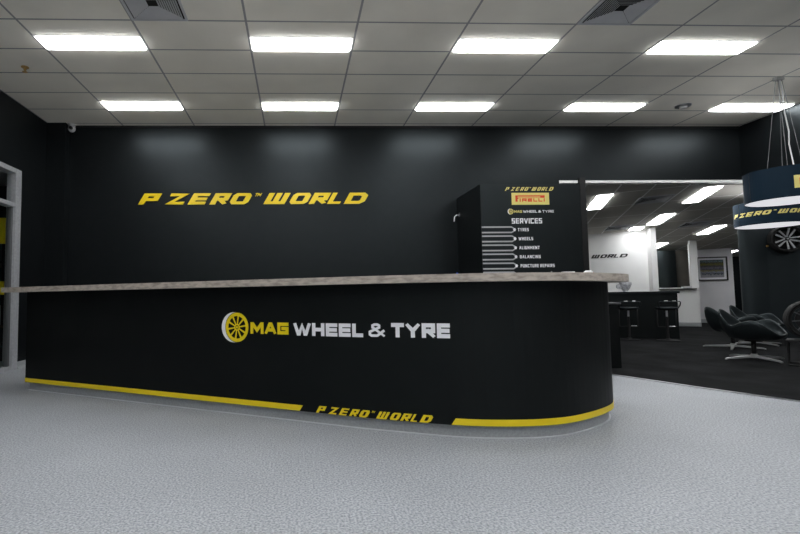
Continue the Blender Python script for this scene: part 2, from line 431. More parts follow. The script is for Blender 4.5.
# ---- lounge walls
def wall_uv(name, u0, u1, v0, v1, m_, z0=0, ztop=None):
    p = [UV(u0,v0),UV(u1,v0),UV(u1,v1),UV(u0,v1)]
    bm = bmesh.new()
    a = [bm.verts.new((q.x,q.y,z0)) for q in p]; b = [bm.verts.new((q.x,q.y,(ztop if ztop else zc2(q.y)))) for q in p]
    bm.faces.new(a[::-1]); bm.faces.new(b)
    for i in range(4): bm.faces.new((a[i], a[(i+1)%4], b[(i+1)%4], b[i]))
    if name is None: return bm
    return prop(obj(name, bm, m_), kind='structure')
wall_uv('wall_lounge', -1.0, 3.81, 14.6, 14.72, 'white_wall')
wall_uv('wall_pillar', 3.81, 3.93, 14.3, 16.95, 'white_wall')
bm = wall_uv(None, 3.93, 4.64, 16.95, 17.07, '')
for a_ in ((5.48,5.65,0,None),(4.64,5.48,0,1.12),):
    t_ = wall_uv(None, a_[0], a_[1], 16.95, 17.07, '', a_[2], a_[3]); me = bpy.data.meshes.new('t'); t_.to_mesh(me); t_.free(); bm.from_mesh(me); bpy.data.meshes.remove(me)
prop(obj('wall_servery', bm, 'white_wall'), kind='structure')
wall_uv('wall_recess', 5.2, 7.29, 19.1, 19.22, 'grey_wall')
wall_uv('wall_lounge_side', -1.0, -.88, 9.2, 14.6, 'white_wall')
wall_uv('wall_far', 3.9, 13.0, 21.6, 21.7, 'black_wall')
wall_uv('wall_lounge_right', 9.2, 9.3, 4.0, 21.6, 'black_wall')
def base_uv(name, u0, u1, v):
    p, q = UV(u0,v-.014), UV(u1,v-.014)
    bm = bmesh.new(); prism(bm, [UV(u0,v-.014)[:2],UV(u1,v-.014)[:2],UV(u1,v)[:2],UV(u0,v)[:2]], .008, .12)
    return prop(obj(name, bm, 'cove'), kind='structure')
base_uv('baseboard_servery', 3.93, 5.65, 16.95); base_uv('baseboard_recess', 5.2, 7.29, 19.1); base_uv('baseboard_lounge', -1.0, 3.81, 14.6)

# servery window: frame, sill; tall dark panels behind it
w2 = empty('window_2', UV(5.06,16.95), TH-PI/2); w2['kind'] = 'structure'
bm = bmesh.new()
for a_ in ((-.42,-.395,1.12,2.42),(.395,.42,1.12,2.42),(-.42,.42,1.12,1.145)): bx(bm, a_[0], .0, a_[2], a_[1], .09, a_[3])
obj('frame', bm, 'white_trim', w2)
obj('pane', box(-.395,.05,1.145,.395,.056,2.40), 'wglass', w2)
obj('sill', box(-.55,-.12,1.085,.50,.12,1.115, bev=.004), 'black', w2)
def panel_uv(u0,u1,v,h,m_,label,name='tall_panel'):
    c = UV((u0+u1)/2, v)
    o = empty(name, c, TH-PI/2, label, 'panel')
    hw=(u1-u0)/2
    bm=bmesh.new(); n=12
    pf=[(-hw+2*hw*i/n, -.05*math.sin(PI*i/n)) for i in range(n+1)]
    prism(bm, pf+[(x,y+.05) for x,y in pf[::-1]], .05, h)
    obj('board', bm, m_, o, smooth=False); obj('plinth', box(-hw,-.02,0.008,hw,.06,.05), 'black', o)
    return o
panel_uv(4.92,5.44,18.0,2.33,'cabinet','tall glossy black curved panel behind the servery window')
panel_uv(5.46,5.9,18.15,2.33,'brown','tall brown panel to the right of the black one behind the servery window')
small_box(UV(5.36,17.0).x, UV(5.36,17.0).y, 1.115, .22,.16,.07,'plastic_w','grey white paper tray at the right end of the servery sill','tray',name='paper_tray').rotation_euler=(0,0,TH-PI/2)

# ---- partition post in the wide opening
p_ = empty('partition_post', (5.01,8.05,0), 0, 'slim black upright post in the wide opening right of the services cabinet', 'post')
obj('upright', box(-.052,-.05,.008,.052,.06,3.02, bev=.004), 'black', p_)
obj('catch', box(.052,-.03,2.42,.085,.0,2.46, bev=.004), 'steel', p_, )

# ------------------------------------------------------------------ ceiling light panels
def light_mesh(L, W):
    bm = bmesh.new()
    f = .012
    for a_ in ((-L/2,-W/2,L/2,-W/2+f),(-L/2,W/2-f,L/2,W/2),(-L/2,-W/2+f,-L/2+f,W/2-f),(L/2-f,-W/2+f,L/2,W/2-f)):
        bx(bm, a_[0], a_[1], -.006, a_[2], a_[3], 0)
    return bm
def make_light(name, L, W, label, group, loc, rz, tilt=0):
    o = empty(name, loc, rz, label, 'ceiling light', group)
    if tilt: o.rotation_euler = tilt
    obj('frame', light_mesh(L, W), 'white_trim', o)
    obj('diffuser', box(-L/2+.03,-W/2+.014,-.020,L/2-.03,W/2-.014,-.001), 'light', o)
    return o
def dup(root, loc, rot, label=None, group=None):
    r = root.copy(); C.objects.link(r); r.location = loc; r.rotation_euler = rot
    if label: r['label'] = label
    if group: r['group'] = group
    for ch in list(root.children):
        c = ch.copy(); C.objects.link(c); c.parent = r
        for g in ch.children:
            d = g.copy(); C.objects.link(d); d.parent = c
    return r
colx = [-2.9045+.6+2.4*i for i in range(5)]
cn = ['far left','second from left','middle','second from right','far right']
rows = [(7.177,'in the row nearest the black back wall'),(5.377,'in the second row from the back wall'),
        (3.577,'in the row above the counter'),(1.777,'in the row just in front of the viewer'),(-.023,'in the row above the viewer'),(-1.823,'in the row behind the viewer')]
first = None
for ry, rn in rows:
    for i, x in enumerate(colx):
        if i == 4: x = -2.9045+.6+1.2*8
        lab = '%s long white light panel %s' % (cn[i], rn)
        if ry < 4 and i == 4: continue
        if first is None: first = make_light('ceiling_light', 1.19, .29, lab, 'light panels in the shop ceiling', (x,ry,CZ), 0)
        else: dup(first, (x,ry,CZ), (0,0,0), lab)
tilt = math.atan(.075)
def lounge_light(u, v, L, lab, f=None):
    p = UV(u, v); z = zc2(p.y)
    nrm = Vector((0,.075,1)).normalized(); d = Vector((VX,VY,0)); d.z = -.075*VY; d.normalize(); e = nrm.cross(d)
    R = Matrix((d, e, nrm)).transposed().to_euler()
    if f: return dup(f, (p.x,p.y,z), R, lab)
    return make_light('ceiling_light', L, .29, lab, 'light panels in the lounge ceiling', (p.x,p.y,z), 0, tilt=R)
lf = lounge_light(2.075, 10.93, 1.17, 'light panel in the lounge ceiling closest to the black post')
for (u, v, lab) in ((3.83,11.13,'large light panel in the lounge ceiling beside the upper pendant lamp'),
                    (3.75,13.28,'light panel in the lounge ceiling just above the white wall end'),
                    (5.42,15.3,'light panel in the lounge ceiling above the servery window'),
                    (7.6,20.4,'small distant light panel seen beside the dark curved wall'),
                    (5.6,12.9,'added unseen light panel in the lounge ceiling above the wheel on the dark wall'),  # added out of sight to brighten the lounge
                    (5.85,9.2,'light panel in the lounge ceiling hidden behind the pendant lamps'),
                    (7.6,11.2,'light panel in the lounge ceiling over the dark curved wall'),
                    (8.1,17.4,'added unseen light panel in the lounge ceiling lighting the recess wall'),  # unseen extra panel, added to lift the recess wall
                    (8.0,14.2,'added unseen light panel in the lounge ceiling behind the dark curved wall'),  # unseen extra panel, added as fill for the far lounge walls
                    (7.4,7.2,'light panel in the lounge ceiling to the right of the armchairs'),
                    (4.85,17.62,'light panel seen through the top of the servery window')):
    lounge_light(u, v, 1.17, lab, lf)
lounge_light(3.50, 14.22, .40, 'short light panel against the white lettered wall')

# ---- four way ceiling vents
def make_vent(S, label, loc, rot, first=None):
    if first: return dup(first, loc, rot, label)
    o = empty('ceiling_vent', loc, 0, label, 'vent', 'square four way air vents'); o.rotation_euler = rot
    bm = bmesh.new(); h = S/2
    for a_ in ((-h,-h,h,-h+.025),(-h,h-.025,h,h),(-h,-h+.025,-h+.025,h-.025),(h-.025,-h+.025,h,h-.025)): bx(bm, a_[0],a_[1],-.012,a_[2],a_[3],0)
    obj('frame', bm, 'vent', o)
    obj('backing', box(-h+.02,-h+.02,-.002,h-.02,h-.02,-.0005), 'dark', o)
    ns = 9
    for s in range(4):
        bm = bmesh.new(); ca, sa = math.cos(s*PI/2), math.sin(s*PI/2)
        for k in range(ns):
            r = .04+(h-.05-.04)*(k+.5)/ns; w_ = .021
            # a louvre blade leaning outward, mitred at its ends
            P = [(-r+.003,-r,-.004),(r-.003,-r,-.004),(r+w_-.003,-r-w_,-.016),(-r-w_+.003,-r-w_,-.016)]
            P = [(x, y, z) for x, y, z in P]
            v = [bm.verts.new((x*ca-y*sa, x*sa+y*ca, z)) for x, y, z in P]
            v2 = [bm.verts.new((x*ca-y*sa, x*sa+y*ca, z+.0025)) for x, y, z in P]
            bm.faces.new(v); bm.faces.new(v2[::-1])
            for i in range(4): bm.faces.new((v[i],v[(i+1)%4],v2[(i+1)%4],v2[i]))
        obj('louvres', bm, 'vent', o)
    return o
v0 = make_vent(.585, 'square air vent in the shop ceiling at top left', (-1.704+.3,4.927-.3,CZ), (0,0,0))
make_vent(.585, 'square air vent in the shop ceiling at top right', (3.096+.3,4.927-.3,CZ), (0,0,0), v0)
def uvrot():
    nrm = Vector((0,.075,1)).normalized(); d = Vector((VX,VY,0)); d.z = -.075*VY; d.normalize(); e = nrm.cross(d)
    return Matrix((d, e, nrm)).transposed().to_euler()
for u, v, lab in ((3.05,11.15,'square air vent in the lounge ceiling between the two nearest light panels'),
                  (3.05,13.95,'square air vent in the lounge ceiling close to the white lettered wall'),
                  (4.75,14.25,'square air vent in the lounge ceiling in front of the servery window')):
    p = UV(u, v); make_vent(.585, lab, (p.x,p.y,zc2(p.y)), uvrot(), v0)

# ---- small ceiling fittings
o = empty('sprinkler_head', (-3.393,5.976,CZ), 0, 'small brass sprinkler head in the ceiling at far left', 'sprinkler')
bm = bmesh.new(); lathe(bm, [(0,0),(.045,0),(.045,-.008),(.02,-.014),(0,-.014)]); obj('rose', bm, 'brass', o, smooth=False)
bm = bmesh.new(); lathe(bm, [(0,-.012),(.018,-.014),(.018,-.035),(.006,-.05),(.03,-.062),(.03,-.066),(0,-.066)]); obj('nozzle', bm, 'brass', o)
o = empty('smoke_detector', (6.139,7.127,CZ), 0, 'round grey ceiling sensor between the two right hand light panels', 'sensor')
bm = bmesh.new(); lathe(bm, [(0,0),(.11,0),(.105,-.015),(.07,-.022),(0,-.022)]); obj('base', bm, 'steel', o)
bm = bmesh.new(); lathe(bm, [(0,-.02),(.055,-.022),(.045,-.045),(0,-.05)]); obj('sensor_dome', bm, 'plastic_w', o)
o = empty('security_camera', (-3.735,7.98,CZ), 0, 'small white dome security camera at the top left corner of the black wall', 'security camera')
bm = bmesh.new(); lathe(bm, [(0,0),(.055,0),(.055,-.03),(0,-.03)]); obj('mount', bm, 'plastic_w', o)
bm = bmesh.new(); lathe(bm, [(0,-.02)]+[(.06*math.sin(PI*k/10), -.075+.06*math.cos(PI*k/10)) for k in range(1,10)]+[(0,-.135)]); obj('ball', bm, 'plastic_w', o, smooth=True)
bm = bmesh.new(); lathe(bm, [(0,-.03),(.028,-.03),(.028,.012),(0,.012)], axis='Y', c=(.01,-.045,-.08)); obj('lens', bm, 'black', o)

# ------------------------------------------------------------------ wall sign
ws = empty('wall_sign', (-2.644,YB,2.585), 0, 'raised glossy yellow slanted P ZERO WORLD lettering on the black back wall', 'sign')
fm = lambda x, y, d: Vector((x, -d, y))
for c, q in pz_letters(0, 3.927, 0, .190, sh=.58, t=.25):
    bm = bmesh.new(); solid_quads(bm, q, fm, .0, .022)
    obj('letter' if c != 'tm' else 'trademark', bm, 'yellow_gloss', ws)
ws2 = empty('wall_sign', UV(1.513,14.6,1.945), TH-PI/2, 'black slanted P ZERO WORLD lettering on the white lounge wall, only WORLD showing', 'sign')
for c, q in [g for g in pz_letters(0, 1.873, 0, .092, sh=.58, t=.24) if g[0] != "tm"]:
    bm = bmesh.new(); solid_quads(bm, q, fm, .0, .012)
    obj('letter' if c != 'tm' else 'trademark', bm, 'ink', ws2)

# ------------------------------------------------------------------ reception counter
pan = [(-3.03,5.49),(0.04,3.86),(.5,3.62),(.89,3.445),(1.18,3.335),(1.45,3.29),(1.72,3.295),(1.98,3.37),(2.3,3.56),(2.52,3.76),(2.64,4.0),(2.66,4.3),(2.58,4.6)]
pan = [Vector(p) for p in pan]
def spline(P, step=.06):
    """smooth the bent part, keep the long straight front"""
    out = [P[0]]
    n = max(1, int((P[1]-P[0]).length/.12)); out += [P[0].lerp(P[1], i/n) for i in range(1, n+1)]
    for i in range(1, len(P)-1):
        p0, p1, p2 = P[i-1], P[i], P[i+1]; p3 = P[min(i+2, len(P)-1)]
        if i == 1: p0 = p1-(p2-p1)
        k = max(2, int((p2-p1).length/step))
        for j in range(1, k+1):
            t = j/k
            out.append(.5*((2*p1)+(p2-p0)*t+(2*p0-5*p1+4*p2-p3)*t*t+(3*p1-p0-3*p2+p3)*t**3))
    return out
front = spline(pan)
def offset(P, d):
    out = []
    for i, p in enumerate(P):
        t = (P[min(i+1,len(P)-1)]-P[max(i-1,0)]).normalized(); n = Vector((t.y,-t.x))
        dd = d(i) if callable(d) else d
        out.append(p+n*dd)
    return out
SL = [0.0]
for a_, b_ in zip(front, front[1:]): SL.append(SL[-1]+(b_-a_).length)
def cmap(s, z, d):
    s = min(max(s, 0.0), SL[-1]-1e-4)
    lo = 0
    while lo < len(SL)-2 and SL[lo+1] < s: lo += 1
    t = (s-SL[lo])/(SL[lo+1]-SL[lo]); p = front[lo].lerp(front[lo+1], t); g = (front[lo+1]-front[lo]).normalized()
    n = Vector((g.y,-g.x))
    return Vector((p.x+n.x*d, p.y+n.y*d, z))
def ribbon(P, Q, z0, z1, m_, name, parent, smooth=False):
    bm = bmesh.new(); prism(bm, [tuple(p) for p in P]+[tuple(p) for p in Q[::-1]], z0, z1)
    return obj(name, bm, m_, parent, smooth)
rc = empty('reception_counter', (0,0,0), 0, 'long black reception counter with rounded right end, yellow stripe and MAG WHEEL & TYRE lettering', 'counter')
inner = offset(front, -.62)
ribbon(front, inner, .09, 1.093, 'panel', 'body', rc)
toe = offset(front, -.035); tin = offset(front, -.55)
k_ = 1
toe[0] = toe[0]+ (front[1]-front[0]).normalized()*.03
ribbon(toe, tin, .0, .09, 'cove', 'kick_plate', rc)
tb = offset(front, -.022)
ribbon(tb, toe, 0.0, .006, 'bead', 'floor_bead', rc)
def stripe(s0t, s0b, s1t, s1b, z0, z1, name):
    bm = bmesh.new(); n = max(2, int((s1t-s0t)/.05)); q = []
    for i in range(n):
        a_, b_ = i/n, (i+1)/n
        q.append([(s0b+(s1b-s0b)*a_, z0),(s0b+(s1b-s0b)*b_, z0),(s0t+(s1t-s0t)*b_, z1),(s0t+(s1t-s0t)*a_, z1)])
    solid_quads(bm, q, cmap, .0003, .003)
    return obj(name, bm, 'yellow', rc)
stripe(0,0,3.485,3.455,.092,.137,'stripe')
stripe(4.662,4.632,SL[-1],SL[-1],.092,.137,'stripe')
for c, q in pz_letters(3.60, 4.515, .092, .146, sh=.58, t=.24):
    bm = bmesh.new(); solid_quads(bm, q, cmap, .0003, .003)
    obj('letter' if c != 'tm' else 'trademark', bm, 'yellow', rc)['label'] = 'yellow letter on the stripe'
yq, wq = wheel_logo(2.853, .746, .118, .126)
bm = bmesh.new(); solid_quads(bm, yq, cmap, .0003, .004); obj('wheel_emblem', bm, 'yellow', rc)['label'] = 'yellow spoked wheel emblem'
bm = bmesh.new(); solid_quads(bm, wq, cmap, .0003, .003); obj('emblem_crescent', bm, 'white', rc)['label'] = 'white crescent behind the wheel emblem'
for word, s0, s1, z0, z1, m_ in (('MAG',2.993,3.360,.695,.792,'yellow'),('WHEEL',3.408,4.003,.690,.792,'white'),('&',4.045,4.172,.695,.796,'white'),('TYRE',4.220,4.640,.695,.800,'white')):
    for c, q in text_quads(word, s0, s1, z0, z1, .19 if word == '&' else .28, 0, .13):
        bm = bmesh.new(); solid_quads(bm, q, cmap, .0003, .004)
        obj('letter', bm, m_, rc)['label'] = ('yellow' if m_ == 'yellow' else 'white')+' letter of the shop name'

# the worktop on it
def ov(i):
    t = max(0, (SL[i]-5.0)/1.2); return .11+.035*min(1, t)
bt = offset(front, ov)
d0 = (front[0]-front[1]).normalized(); bt = [bt[0]+d0*.30]+bt
bi = offset(front, -.66); bi = [bi[0]+d0*.30]+bi
bm = bmesh.new(); prism(bm, [tuple(p) for p in bt]+[tuple(p) for p in bi[::-1]], 1.093, 1.148)
ct = obj('countertop', bm, 'bench')
prop(ct, 'long narrow weathered oak look worktop lying along the black reception counter', 'worktop')

# small things on the worktop
ZT = 1.148
o = empty('card_holder', (2.28,3.9,ZT), -.1, 'low white card holder in a black tray, between the small bell and the stapler', 'card holder')
obj('tray', box(-.09,-.04,0,.09,.04,.018, bev=.003), 'black', o); obj('card_stack', box(-.045,-.03,.018,.045,.03,.037, bev=.002), 'white', o)
o = empty('counter_bell', (2.14,3.9,ZT), 0, 'small pale bell on the worktop, left of the card holder', 'bell')
bm = bmesh.new(); lathe(bm, [(0,0),(.03,0),(.03,.006),(.026,.018),(.014,.03),(0,.034)], 20); obj('dome', bm, 'silver', o, smooth=True)
bm = bmesh.new(); lathe(bm, [(0,.033),(.005,.034),(.005,.042),(0,.043)], 10); obj('plunger', bm, 'steel', o)
o = empty('stapler', (2.47,3.93,ZT), .3, 'white stapler with a red end on the worktop near its rounded end', 'stapler')
obj('base', box(-.05,-.018,0,.05,.018,.010, bev=.003), 'black', o)
bm = bmesh.new(); tube(bm, [(-.045,0,.022),(-.02,0,.034),(.03,0,.036),(.05,0,.028)], [.011,.013,.013,.009], 10); obj('arm', bm, 'white', o, smooth=True)
bm = bmesh.new(); tube(bm, [(.05,0,.028),(.062,0,.024)], [.0095,.007], 10); obj('end_cap', bm, 'red', o)
o = empty('pen', (1.46,4.16,ZT), 0, 'blue and silver pen leaning in a small stand on the worktop by the services cabinet', 'pen')
bm = bmesh.new(); lathe(bm, [(0,0),(.02,0),(.02,.012),(.006,.02),(0,.02)], 14); obj('stand', bm, 'steel', o)
bm = bmesh.new(); tube(bm, [(0,0,.016),(-.035,0,.05)], .006, 8); obj('barrel', bm, 'blue', o)
o = prop(obj('desk_mat', box(-.30,-.06,0,.30,.06,.026, bev=.004), 'black', loc=(1.95,4.02,ZT), rot=(0,0,-.05)), 'flat black keyboard sized slab on the worktop before the services cabinet', 'mat')

# ------------------------------------------------------------------ services cabinet
sc = empty('services_cabinet', (3.55,7.0,0), 0, 'tall black cabinet standing behind the counter with the white SERVICES list', 'cabinet')
X0, X1 = 2.795, 4.335
obj('body', box(X0-3.55, 0, .0, X1-3.55, 1.045, 2.672, bev=.004), 'cabinet', sc)
cm = lambda x, y, d: Vector((x-3.55, -d, y))
bm = bmesh.new()
for c, q in pz_letters(3.172, 3.935, 2.566, 2.622, sh=.56, t=.25): solid_quads(bm, q, cm, .0003, .003)
obj('lettering', bm, 'pale_yellow', sc)['label'] = 'pale yellow P ZERO WORLD lettering'
lp = obj('logo_plate', box(3.272-3.55,-.006,2.352,3.848-3.55,0,2.534), 'pale_yellow', sc); lp['label'] = 'yellow plate with red PIRELLI lettering'
# stretched capital P reaching over the other letters
bm = bmesh.new()
def rq(x0,y0,x1,y1): return [(x0,y0),(x1,y0),(x1,y1),(x0,y1)]
P0x = 3.328
q = [rq(P0x,2.398,P0x+.034,2.492), rq(P0x,2.474,P0x+.44,2.492), rq(P0x+.385,2.448,P0x+.44,2.476), rq(P0x+.03,2.44,P0x+.05,2.474)]
q = [rq(P0x,2.398,P0x+.032,2.494), rq(P0x+.032,2.476,P0x+.45,2.494), rq(P0x+.385,2.456,P0x+.45,2.476), rq(P0x+.032,2.440,P0x+.046,2.456), rq(P0x+.032,2.456,P0x+.385,2.462)]
solid_quads(bm, q, cm, .0063, .009)
obj('lettering', bm, 'red', lp)
bm = bmesh.new()
for c, q in text_quads('IRELLI', P0x+.062, P0x+.452, 2.398, 2.448, .30, 0, .26): solid_quads(bm, q, cm, .0063, .009)
obj('lettering', bm, 'red', lp)
yq, wq = wheel_logo(3.255, 2.250, .037, .042, 20)
bm = bmesh.new(); solid_quads(bm, yq, cm, .0003, .003); obj('wheel_emblem', bm, 'pale_yellow', sc)
bm = bmesh.new(); solid_quads(bm, wq, cm, .0003, .0025); obj('emblem_crescent', bm, 'white', sc)
for word, a_, b_, m_ in (('MAG',3.302,3.425,'pale_yellow'),('WHEEL',3.442,3.658,'white'),('&',3.675,3.718,'white'),('TYRE',3.735,3.915,'white')):
    bm = bmesh.new()
    for c, q in text_quads(word, a_, b_, 2.231, 2.269, .21, 0, .16): solid_quads(bm, q, cm, .0003, .003)
    obj('lettering', bm, m_, sc)
bm = bmesh.new()
for c, q in text_quads('SERVICES', 3.262, 3.727, 2.066, 2.146, .20, 0, .22): solid_quads(bm, q, cm, .0003, .003)
obj('lettering', bm, 'white', sc)['label'] = 'white SERVICES heading'
for i, (word, a_, b_) in enumerate((('TYRES',3.350,3.516),('WHEELS',3.357,3.578),('ALIGNMENT',3.362,3.673),('BALANCING',3.366,3.684),('PUNCTURE REPAIRS',3.372,3.892),('BRAKE SERVICE',3.375,3.75))):
    zc = 1.974 - i*.1365
    bm = bmesh.new()
    for c, q in text_quads(word, a_, b_, zc-.024, zc+.024, .19, 0, .28): solid_quads(bm, q, cm, .0003, .003)
    obj('lettering', bm, 'white', sc)['label'] = 'white %s lettering' % word
    # long open ended bracket with a pointed end and a small hex bullet in it
    e = .010*i*.25
    bm = bmesh.new(); q = []
    xe = 3.255+e
    q.append(rq(X0+.004, zc+.030, xe, zc+.052)); q.append(rq(X0+.004, zc-.052, xe, zc-.030))
    q += [[(xe,zc+.030),(xe,zc+.052),(xe+.042,zc+.026),(xe+.030,zc+.012)], [(xe+.030,zc-.012),(xe+.042,zc-.026),(xe,zc-.052),(xe,zc-.030)]]
    solid_quads(bm, q, cm, .0003, .003); obj('bracket_line', bm, 'silver', sc)
    bm = bmesh.new(); solid_quads(bm, disc_quads(3.300+e, zc, .022, .026, 6), cm, .0003, .003); obj('bullet', bm, 'white', sc)
bm = bmesh.new()
tube(bm, [(-.70-.06,.95,2.36),(-.755-.05,.93,2.36),(-.79-.05,.93,2.33),(-.79-.06,.93,2.25)], .010, 8)
obj('handle', bm, 'chrome', sc)['label'] = 'chrome handle on the left side'
bm = bmesh.new(); bx(bm, -.76, .90, 2.33, -.755, .96, 2.40); obj('handle_plate', bm, 'steel', sc)

# low desk behind the rounded end
o = empty('side_desk', (3.95,6.2,0), 0, 'low dark desk standing just behind the rounded end of the counter', 'desk')
obj('desk_body', box(-.5,.02,.008,.36,.62,.852, bev=.004), 'panel', o)
obj('desk_top', box(-.52,0,.852,.38,.64,.878, bev=.004), 'alu_dark', o)

# ------------------------------------------------------------------ bar table and stools
AN = TH-PI/2
bp = UV(0,0)
bar_c = Vector((8.26,10.02,0))
o = empty('bar_table', bar_c, AN, 'black bar height bench in front of the white lettered wall', 'bar')
obj('front_panel', box(-2.3,.0,.008,-.005,.03,.985, bev=.003), 'panel', o)
obj('end_panel', box(-.035,.03,.008,.0,.60,.985, bev=.003), 'panel', o)
obj('back_panel', box(-2.3,.57,.008,-.035,.60,.985, bev=.003), 'panel', o)
obj('bar_top', box(-2.35,-.04,.985,.03,.66,1.03, bev=.004), 'cabinet', o)
bw = UV(-1.0,0)
gx = bar_c + Vector((UX,UY,0))*(-.92) + Vector((VX,VY,0))*.20
bo = empty('glass_bowl', (gx.x,gx.y,1.03), 0, 'chunky cut glass bowl standing on the black bar', 'bowl')
bm = bmesh.new(); lathe(bm, [(0,.0),(.05,.0),(.045,.02),(.085,.07),(.125,.17),(.12,.215),(.11,.215),(.10,.17),(.06,.09),(0,.05)], 9)
obj('bowl', bm, 'crystal', bo)
bm = bmesh.new(); lathe(bm, [(0,-.01),(.06,-.01),(.06,.01),(.05,.012),(0,.012)], 9, axis='Y', c=(-.15,0,.12)); obj('handle', bm, 'crystal', bo)
for i in range(3):
    bm = bmesh.new(); lathe(bm, [(0,-.035),(.03,-.018),(.036,0),(.03,.018),(0,.035)], 7, c=(-.04+.05*i,.0,.20)); obj('stopper', bm, 'crystal', bo)

def make_stool(loc, rz, label):
    o = empty('bar_stool', loc, rz, label, 'bar stool', 'bar stools at the black bar')
    bm = bmesh.new(); lathe(bm, [(0,.008),(.20,.008),(.20,.016),(.06,.028),(.03,.05),(0,.05)], 32); obj('base_plate', bm, 'black', o)
    bm = bmesh.new(); tube(bm, [(0,0,.04),(0,0,.50)], .025, 14); obj('column', bm, 'black', o)
    bm = bmesh.new(); tube(bm, [(0,0,.44),(0,0,.64)], .019, 14); obj('gas_lift', bm, 'chrome', o)
    bm = bmesh.new()
    bx(bm, -.17,-.16,.655,.17,.16,.70, bev=.018); obj('seat', bm, 'shell', o, smooth=True)
    bm = bmesh.new(); bx(bm, -.10,-.10,.63,.10,.10,.656); obj('seat_bracket', bm, 'black', o)
    # low loop back
    bm = bmesh.new()
    pts = [(-.17,.10,.68),(-.19,.14,.74),(-.19,.16,.80),(-.17,.18,.815),(.17,.18,.815),(.19,.16,.80),(.19,.14,.74),(.17,.10,.68)]
    tube(bm, pts, .011, 8); obj('back_loop', bm, 'shell', o, smooth=True)
    for x in (-.10,.05):
        bm = bmesh.new(); tube(bm, [(x,.178,.828),(x+.06,.178,.828)], .008, 8); obj('back_pin', bm, 'chrome', o)
    bm = bmesh.new()
    tube(bm, [(-.17,.0,.65),(-.17,-.02,.30),(-.155,-.03,.285),(.155,-.03,.285),(.17,-.02,.30),(.17,.0,.65)], .010, 8); obj('footrest', bm, 'black', o, smooth=True)
    bm = bmesh.new(); tube(bm, [(-.15,-.03,.298),(-.05,-.03,.298)], .006, 8); obj('footrest_wear_strip', bm, 'chrome', o)
    return o
st = make_stool((7.13,10.0,0), AN+PI, 'black low backed bar stool under the glass bowl, left of the two')
dup(st, (7.745,9.71,0), (0,0,AN+PI+.12), 'black low backed bar stool at the right end of the bar')

# ------------------------------------------------------------------ picture in the recess
pc = UV(6.735,19.085,1.76)
pf = empty('picture_frame', (pc.x,pc.y,1.76), AN, 'black framed racing photograph on the pale recess wall', 'picture')
bm = bmesh.new(); W_, H_ = .405, .385
for a_ in ((-W_,-H_,W_,-H_+.035),(-W_,H_-.035,W_,H_),(-W_,-H_+.035,-W_+.035,H_-.035),(W_-.035,-H_+.035,W_,H_-.035)): bx(bm, a_[0],-.03,a_[1],a_[2],.014,a_[3])
obj('frame', bm, 'black', pf)
obj('mount_board', box(-W_+.035,-.006,-H_+.035,W_-.035,.012,H_-.035), 'white', pf)
# printed picture: banded procedural colours (grandstand, track, cars)
m = mat('race_print', (.1,.1,.1), .4); L = m.node_tree.links; b = m.node_tree.nodes['Principled BSDF']
tc = nd(m,'ShaderNodeTexCoord'); sp = nd(m,'ShaderNodeSeparateXYZ'); L.new(tc.outputs['Generated'], sp.inputs[0])
n = nd(m,'ShaderNodeTexNoise'); n.inputs['Scale'].default_value = 9; n.inputs['Detail'].default_value = 4
mp = nd(m,'ShaderNodeMapping'); mp.inputs['Scale'].default_value = (1.4,1,4); L.new(tc.outputs['Generated'], mp.inputs['Vector']); L.new(mp.outputs['Vector'], n.inputs['Vector'])
ad = nd(m,'ShaderNodeMath',operation='MULTIPLY_ADD'); ad.inputs[1].default_value=.5; L.new(n.outputs['Fac'],ad.inputs[0]); L.new(sp.outputs['Z'],ad.inputs[2])
sb = nd(m,'ShaderNodeMath',operation='SUBTRACT'); sb.inputs[1].default_value=.25; L.new(ad.outputs[0],sb.inputs[0])
r = nd(m,'ShaderNodeValToRGB'); r.color_ramp.interpolation='CONSTANT'
e = r.color_ramp.elements; e[0].position=0; e[0].color=(.28,.28,.31,1); e[1].position=.17; e[1].color=(.02,.03,.05,1)
for p_, c_ in ((.24,(.20,.22,.28,1)),(.33,(.20,.18,.08,1)),(.42,(.05,.05,.07,1)),(.50,(.14,.13,.16,1)),(.58,(.04,.04,.05,1)),(.68,(.12,.11,.01,1)),(.80,(.035,.035,.02,1)),(.88,(.12,.19,.21,1)),(.96,(.02,.02,.02,1))):
    k = e.new(p_); k.color = c_
L.new(sb.outputs[0], r.inputs['Fac']); L.new(r.outputs['Color'], b.inputs['Base Color']); M['print'] = m
obj('print', box(-W_+.085,-.009,-H_+.10,W_-.10,-.005,H_-.095), 'print', pf)

# ------------------------------------------------------------------ dark curved display wall with a wheel
dp = [(10.75,11.0),(10.25,10.55),(9.86,10.18),(9.62,9.95),(9.53,9.84),(9.56,9.75),(9.68,9.68),(9.9,9.61)]
t_end = (9.9+.923*2.9, 9.61-.386*2.9)
P = [Vector(p) for p in dp]+[Vector(t_end)]
def smooth_pts(P, k=5):
    out = [P[0]]
    for i in range(len(P)-1):
        p0 = P[max(i-1,0)]; p1, p2 = P[i], P[i+1]; p3 = P[min(i+2,len(P)-1)]
        if i == len(P)-2: out.append(p2); break
        if i == len(P)-3: p3 = p2+(p2-p1)
        for j in range(1, k+1):
            t = j/k; out.append(.5*((2*p1)+(p2-p0)*t+(2*p0-5*p1+4*p2-p3)*t*t+(3*p1-p0-3*p2+p3)*t**3))
    return out
SP = smooth_pts(P)
bm = bmesh.new()
back = [Vector((11.0,10.9)), Vector((t_end[0]+.15, t_end[1]+.35))]
poly = [tuple(p) for p in SP]+[tuple(back[1]), tuple(back[0])]
prism(bm, poly, .008, 2.74)
dw = obj('display_wall', bm, 'display'); prop(dw, 'dark curved display wall behind the armchairs with an alloy wheel on it', 'display wall')
